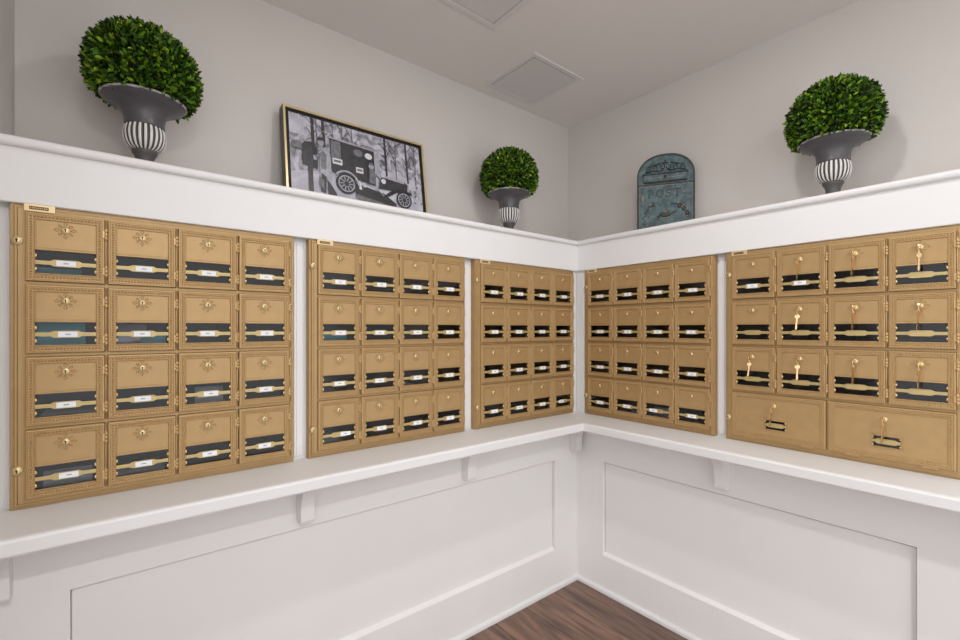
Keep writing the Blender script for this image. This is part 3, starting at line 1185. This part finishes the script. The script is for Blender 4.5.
# man bending towards the post box
flat([(0.19, 0.30), (0.215, 0.26), (0.26, 0.24), (0.275, 0.40), (0.27, 0.62), (0.235, 0.70), (0.205, 0.66), (0.19, 0.52)], K3)
flat([(0.20, 0.45), (0.232, 0.44), (0.24, 0.60), (0.215, 0.66), (0.20, 0.60)], K2)
flat([(0.19, 0.20), (0.225, 0.18), (0.235, 0.36), (0.20, 0.40)], K1)
flat([(0.24, 0.17), (0.30, 0.14), (0.30, 0.20), (0.26, 0.30), (0.235, 0.34)], K1)
line((0.205, 0.62), (0.165, 0.56), 0.030, K2)
ell(0.205, 0.735, 0.034, K3)
flat([(0.178, 0.755), (0.235, 0.765), (0.225, 0.80), (0.19, 0.80)], K1)
flat([(0.18, 0.26), (0.215, 0.22), (0.215, 0.32), (0.185, 0.36)], K2)
# truck
flat([(0.27, 0.44), (0.60, 0.38), (0.60, 0.80), (0.27, 0.82)], K1)
flat([(0.268, 0.815), (0.655, 0.785), (0.655, 0.80), (0.268, 0.835)], K3)
flat([(0.275, 0.80), (0.345, 0.795), (0.345, 0.52), (0.275, 0.56)], K2)
flat([(0.345, 0.795), (0.352, 0.795), (0.352, 0.45), (0.345, 0.46)], K0)
flat([(0.535, 0.785), (0.60, 0.78), (0.60, 0.42), (0.535, 0.42)], K0)
rect2(0.605, 0.46, 0.618, 0.79, K4)
rect2(0.60, 0.50, 0.64, 0.785, K3)
ell(0.475, 0.725, 0.055, K2, 0.040)
ell(0.555, 0.715, 0.045, K4, 0.036)
rect2(0.282, 0.535, 0.352, 0.600, K4); rect2(0.290, 0.557, 0.344, 0.582, K2)
rect2(0.452, 0.49, 0.507, 0.555, K4); rect2(0.460, 0.510, 0.499, 0.538, K2)
# driver
ell(0.572, 0.60, 0.032, K3); flat([(0.555, 0.615), (0.592, 0.615), (0.585, 0.645), (0.56, 0.645)], K2)
flat([(0.55, 0.40), (0.60, 0.40), (0.61, 0.50), (0.59, 0.575), (0.558, 0.575)], K2)
line((0.60, 0.52), (0.64, 0.46), 0.022, K2)
# bonnet, cowl and wings
flat([(0.62, 0.36), (0.66, 0.36), (0.86, 0.36), (0.87, 0.47), (0.84, 0.50), (0.70, 0.53), (0.645, 0.49)], K1)
flat([(0.66, 0.50), (0.84, 0.475), (0.84, 0.50), (0.70, 0.53)], K3)
ell(0.665, 0.455, 0.030, K4)
flat([(0.44, 0.22), (0.76, 0.16), (0.76, 0.21), (0.66, 0.31), (0.44, 0.36)], K1)
flat([(0.44, 0.19), (0.80, 0.12), (0.80, 0.155), (0.44, 0.24)], K2)
line((0.47, 0.40), (0.48, 0.30), 0.03, K4)
line((0.50, 0.34), (0.55, 0.36), 0.012, K4)
line((0.60, 0.36), (0.66, 0.28), 0.012, K3)
flat([(0.66, 0.27), (0.70, 0.33), (0.76, 0.385), (0.84, 0.40), (0.90, 0.37), (0.90, 0.345), (0.84, 0.365), (0.77, 0.35), (0.71, 0.29)], K0)
def wheel(u, v, r):
    ell(u, v, r, K0); ell(u, v, r * 0.82, K3); ell(u, v, r * 0.70, K1)
    for k in range(10):
        a = 2 * pi * k / 10
        line((u, v), (u + r * 0.68 / ASP * cos(a), v + r * 0.68 * sin(a)), r * 0.09, K3)
    ell(u, v, r * 0.24, K1)
wheel(0.375, 0.335, 0.115)
wheel(0.83, 0.275, 0.100)
# rear wing
pts = [(0.375 + 0.150 / ASP * cos(radians(t)), 0.335 + 0.150 * sin(radians(t))) for t in range(-5, 150, 12)]
pts2 = [(0.375 + 0.128 / ASP * cos(radians(t)), 0.335 + 0.128 * sin(radians(t))) for t in range(149, -6, -12)]
flat(pts + pts2, K3)
for k in range(14):
    u = rt.uniform(0.88, 0.99); v = rt.uniform(0.20, 0.50)
    line((u, v), (u + rt.uniform(-0.02, 0.02), v + rt.uniform(0.01, 0.05)), 0.012, K4 if k % 2 else K1)
m_.build('print', fr, recalc=False)

# ------------------------------------------------------------------ teal post box standing on the right ledge
BW, BH, BD = 0.300, 0.425, 0.048
pbx = empty('post_box', (0.1943, -0.2071, LZ), radians(-58.8))
pbx.scale = (0.841, 1, 0.942)
tag(pbx, 'weathered teal metal post box with arched top, standing on the right ledge', 'post box')


def arch(w_, h_, ins, z0=0.0, n=24, rise=0.105):
    """arched outline: straight sides to h-rise, elliptical top"""
    x0, x1 = ins, w_ - ins
    hs = h_ - rise
    pts = [(x0, z0 + ins), (x1, z0 + ins), (x1, hs)]
    cx, rx, rz_ = w_ / 2, (w_ / 2 - ins), rise - ins
    for k in range(1, n):
        a = pi * k / n
        pts.append((cx + rx * cos(a) ** 1 * (abs(cos(a)) ** -0.12 if abs(cos(a)) > 1e-3 else 1), hs + rz_ * sin(a)))
    pts.append((x0, hs))
    return pts


m_ = MB()
A0 = arch(BW, BH, 0); A1 = arch(BW, BH, 0.004); A2 = arch(BW, BH, 0.008)
m_.loft([[(x, BD, z) for x, z in A0], [(x, 0.002, z) for x, z in A0], [(x, 0.0, z) for x, z in A1], [(x, 0.0, z) for x, z in A2], [(x, 0.004, z) for x, z in A2]], M_patdark, cap0=True)
m_.add([(x, 0.004, z) for x, z in A2], [tuple(range(len(A2)))], M_patina)
m_.build('body', pbx)
# lower door panel
m_ = MB()
DT = 0.268
m_.box((0.012, -0.002, 0.010), (BW - 0.012, 0.006, DT), M_patina, 0.001)
for a, b in (((0.012, DT - 0.004), (BW - 0.012, DT)), ((0.012, 0.010), (0.0150, DT)), ((BW - 0.015, 0.010), (BW - 0.012, DT))):
    m_.box((a[0], -0.0030, a[1]), (b[0], -0.0015, b[1]), M_patworn, 0.0003)
dpan = m_.build('door_panel', pbx)
m_ = MB(); m_.box((0.008, -0.0025, DT + 0.002), (BW - 0.008, 0.004, DT + 0.008), M_patdark, 0.0008); m_.build('seam', pbx)
# slot flap with lock knob
m_ = MB()
m_.box((0.034, -0.006, 0.284), (BW - 0.040, 0.004, 0.324), M_patina, 0.002)
m_.box((0.030, -0.012, 0.322), (BW - 0.034, 0.004, 0.330), M_patdark, 0.002)
m_.box((0.034, -0.0085, 0.284), (BW - 0.040, -0.005, 0.289), M_patdark, 0.001)
m_.box((0.040, -0.0075, 0.302), (BW - 0.046, -0.0055, 0.305), M_patworn, 0.0006)
flap = m_.build('letter_flap', pbx)
m_ = MB()
m_.lathe([(0.0115, 0.0), (0.0115, -0.004), (0.010, -0.006)], M_patworn, 20, axis='y')
m_.lathe([(0.0085, -0.005), (0.0070, -0.0075), (0.003, -0.009)], M_slot, 20, axis='y')
m_.build('lock', flap, (BW / 2 - 0.002, -0.006, 0.305))


def curl(mb_, cx, cz, r, t0, turns, sgn, w_, m, y=-0.001, n=26):
    pts, rr = [], []
    for k in range(n):
        s_ = k / (n - 1)
        a = t0 + sgn * turns * 2 * pi * s_
        q = r * (1 - 0.80 * s_)
        pts.append((cx + q * cos(a), y, cz + q * sin(a)))
        rr.append(w_ * (1 - 0.45 * s_))
    mb_.tube(pts, rr, m, 6)


m_ = MB()
cx = BW / 2
for sg in (-1, 1):
    curl(m_, cx + sg * 0.018, 0.362, 0.018, pi / 2 if sg > 0 else pi / 2, 1.15, sg, 0.0030, M_patdark)
    curl(m_, cx + sg * 0.055, 0.357, 0.016, -pi / 2, 1.1, -sg, 0.0028, M_patdark)
    curl(m_, cx + sg * 0.093, 0.349, 0.017, pi / 2, 1.1, sg, 0.0028, M_patdark)
    m_.tube([(cx + sg * 0.01, -0.001, 0.345), (cx + sg * 0.035, -0.001, 0.340), (cx + sg * 0.07, -0.001, 0.344), (cx + sg * 0.105, -0.001, 0.336)], [0.003, 0.0028, 0.0028, 0.002], M_patdark, 6)
    m_.tube([(cx + sg * 0.025, -0.001, 0.378), (cx + sg * 0.05, -0.001, 0.374), (cx + sg * 0.08, -0.001, 0.367)], [0.0025, 0.003, 0.0015], M_patdark, 6)
m_.sphere((cx, -0.001, 0.386), 0.0075, M_patdark, 10, 8, (0.7, 0.4, 1.2))
m_.sphere((cx, -0.001, 0.366), 0.006, M_patworn, 10, 8, (0.8, 0.4, 1.4))
for sg in (-1, 1):
    m_.sphere((cx + sg * 0.010, -0.001, 0.379), 0.006, M_patdark, 10, 8, (1.0, 0.4, 0.6))
m_.build('scroll_ornament', pbx, (0, 0.003, 0))

# POST lettering, raised, with serifs
m_ = MB()
LH, LT = 0.040, 0.0058


def bar(x0, z0, x1, z1):
    m_.box((x0, -0.0052, z0), (x1, -0.0018, z1), M_patdark, 0.0004)


def arcband(cx_, cz_, rx, rz_, t, a0_, a1_, n=26):
    outer, inner = [], []
    for k in range(n + 1):
        a = radians(a0_ + (a1_ - a0_) * k / n)
        outer.append((cx_ + rx * cos(a), cz_ + rz_ * sin(a)))
        inner.append((cx_ + (rx - t) * cos(a), cz_ + (rz_ - t * 0.6) * sin(a)))
    for k in range(n):
        q = [outer[k], outer[k + 1], inner[k + 1], inner[k]]
        m_.prism(q, -0.0052, -0.0018, M_patdark)


z0 = 0.206
x = 0.058
bar(x + 0.004, z0, x + 0.004 + LT, z0 + LH); bar(x, z0, x + 0.014, z0 + 0.003); bar(x, z0 + LH - 0.003, x + 0.012, z0 + LH)
arcband(x + 0.012, z0 + LH - 0.0115, 0.016, 0.0115, 0.0055, -90, 90)
x = 0.102
arcband(x + 0.019, z0 + LH / 2, 0.020, LH / 2, 0.0062, 0, 360, 32)
x = 0.154
arcband(x + 0.012, z0 + LH * 0.73, 0.013, LH * 0.27, 0.0052, 20, 270)
arcband(x + 0.012, z0 + LH * 0.26, 0.014, LH * 0.27, 0.0052, -160, 90)
bar(x + 0.023, z0 + LH * 0.74, x + 0.0255, z0 + LH); bar(x - 0.003, z0, x - 0.0005, z0 + LH * 0.27)
x = 0.192
bar(x + 0.015, z0, x + 0.015 + LT, z0 + LH); bar(x, z0 + LH - 0.004, x + 0.036, z0 + LH); bar(x, z0 + LH - 0.012, x + 0.0025, z0 + LH); bar(x + 0.0335, z0 + LH - 0.012, x + 0.036, z0 + LH); bar(x + 0.010, z0, x + 0.026, z0 + 0.003)
m_.build('post_lettering', dpan)

# bird among branches
m_ = MB()
bx_, bz_ = 0.148, 0.118
m_.sphere((bx_, -0.003, bz_), 0.020, M_patdark, 16, 10, (1.5, 0.22, 0.62))
m_.sphere((bx_ - 0.034, -0.003, bz_ - 0.012), 0.009, M_patdark, 12, 8, (1.2, 0.35, 0.9))
m_.prism([(bx_ - 0.050, bz_ - 0.016), (bx_ - 0.040, bz_ - 0.010), (bx_ - 0.040, bz_ - 0.017)], -0.005, -0.002, M_patworn)
m_.prism([(bx_ + 0.02, bz_ + 0.004), (bx_ + 0.060, bz_ + 0.022), (bx_ + 0.052, bz_ + 0.010), (bx_ + 0.066, bz_ + 0.010), (bx_ + 0.024, bz_ - 0.006)], -0.005, -0.002, M_patdark)
m_.prism([(bx_ - 0.016, bz_ + 0.004), (bx_ + 0.006, bz_ + 0.030), (bx_ + 0.012, bz_ + 0.018), (bx_ + 0.026, bz_ + 0.022), (bx_ + 0.020, bz_ + 0.002)], -0.0062, -0.002, M_patdark)
m_.tube([(bx_ - 0.044, -0.003, bz_ - 0.024), (bx_ - 0.02, -0.003, bz_ - 0.019), (bx_ + 0.02, -0.003, bz_ - 0.016), (bx_ + 0.05, -0.003, bz_ - 0.006)], [0.0015, 0.003, 0.003, 0.001], M_patworn, 6)
m_.sphere((bx_ + 0.002, -0.006, bz_ + 0.016), 0.007, M_rust, 12, 8, (1.1, 0.3, 0.9))
m_.build('bird_relief', dpan)
m_ = MB()
rb = random.Random(4)


def sprig(pts, n, sg):
    pts = [Vector((p[0], -0.0025, p[1])) for p in pts]
    m_.tube(pts, 0.0014, M_patdark, 6)
    for k in range(n):
        s_ = (k + 0.5) / n * (len(pts) - 1)
        i = min(int(s_), len(pts) - 2)
        p = pts[i].lerp(pts[i + 1], s_ - i)
        t = (pts[i + 1] - pts[i]).normalized()
        for s2 in (-1, 1):
            d = Vector((t.x * cos(0.9) - s2 * t.z * sin(0.9), 0, s2 * t.x * sin(0.9) + t.z * cos(0.9)))
            L = rb.uniform(0.010, 0.017)
            nrm = Vector((-d.z, 0, d.x))
            q = [p, p + d * L * 0.5 + nrm * L * 0.24, p + d * L, p + d * L * 0.5 - nrm * L * 0.24]
            m_.prism([(a.x, a.z) for a in q], -0.0045, -0.0015, M_patdark if rb.random() < 0.8 else M_patworn)


sprig([(0.050, 0.035), (0.038, 0.070), (0.036, 0.105), (0.048, 0.140), (0.072, 0.165), (0.092, 0.170)], 12, 1)
sprig([(0.250, 0.030), (0.268, 0.070), (0.266, 0.110), (0.252, 0.145), (0.225, 0.168), (0.178, 0.170)], 14, 1)
sprig([(0.050, 0.035), (0.075, 0.050), (0.105, 0.048)], 5, 1)
sprig([(0.250, 0.030), (0.220, 0.050), (0.190, 0.045), (0.160, 0.058)], 6, 1)
for fx, fz in ((0.244, 0.142), (0.262, 0.118), (0.222, 0.156)):
    for k in range(6):
        a = k * pi / 3
        m_.sphere((fx + 0.007 * cos(a), -0.0035, fz + 0.007 * sin(a)), 0.0048, M_patdark, 8, 6, (1, 0.5, 1))
    m_.sphere((fx, -0.0055, fz), 0.0035, M_rust, 8, 6)
m_.build('leaf_relief', dpan)
m_ = MB()
m_.sphere((0.262, -0.0022, 0.108), 0.010, M_rust, 10, 6, (0.5, 0.12, 1.1))
m_.sphere((0.245, -0.0022, 0.228), 0.008, M_rust, 10, 6, (0.8, 0.12, 0.8))
m_.sphere((0.030, -0.0022, 0.205), 0.014, M_patworn, 10, 6, (0.55, 0.08, 1.4))
m_.build('rust_patches', dpan)
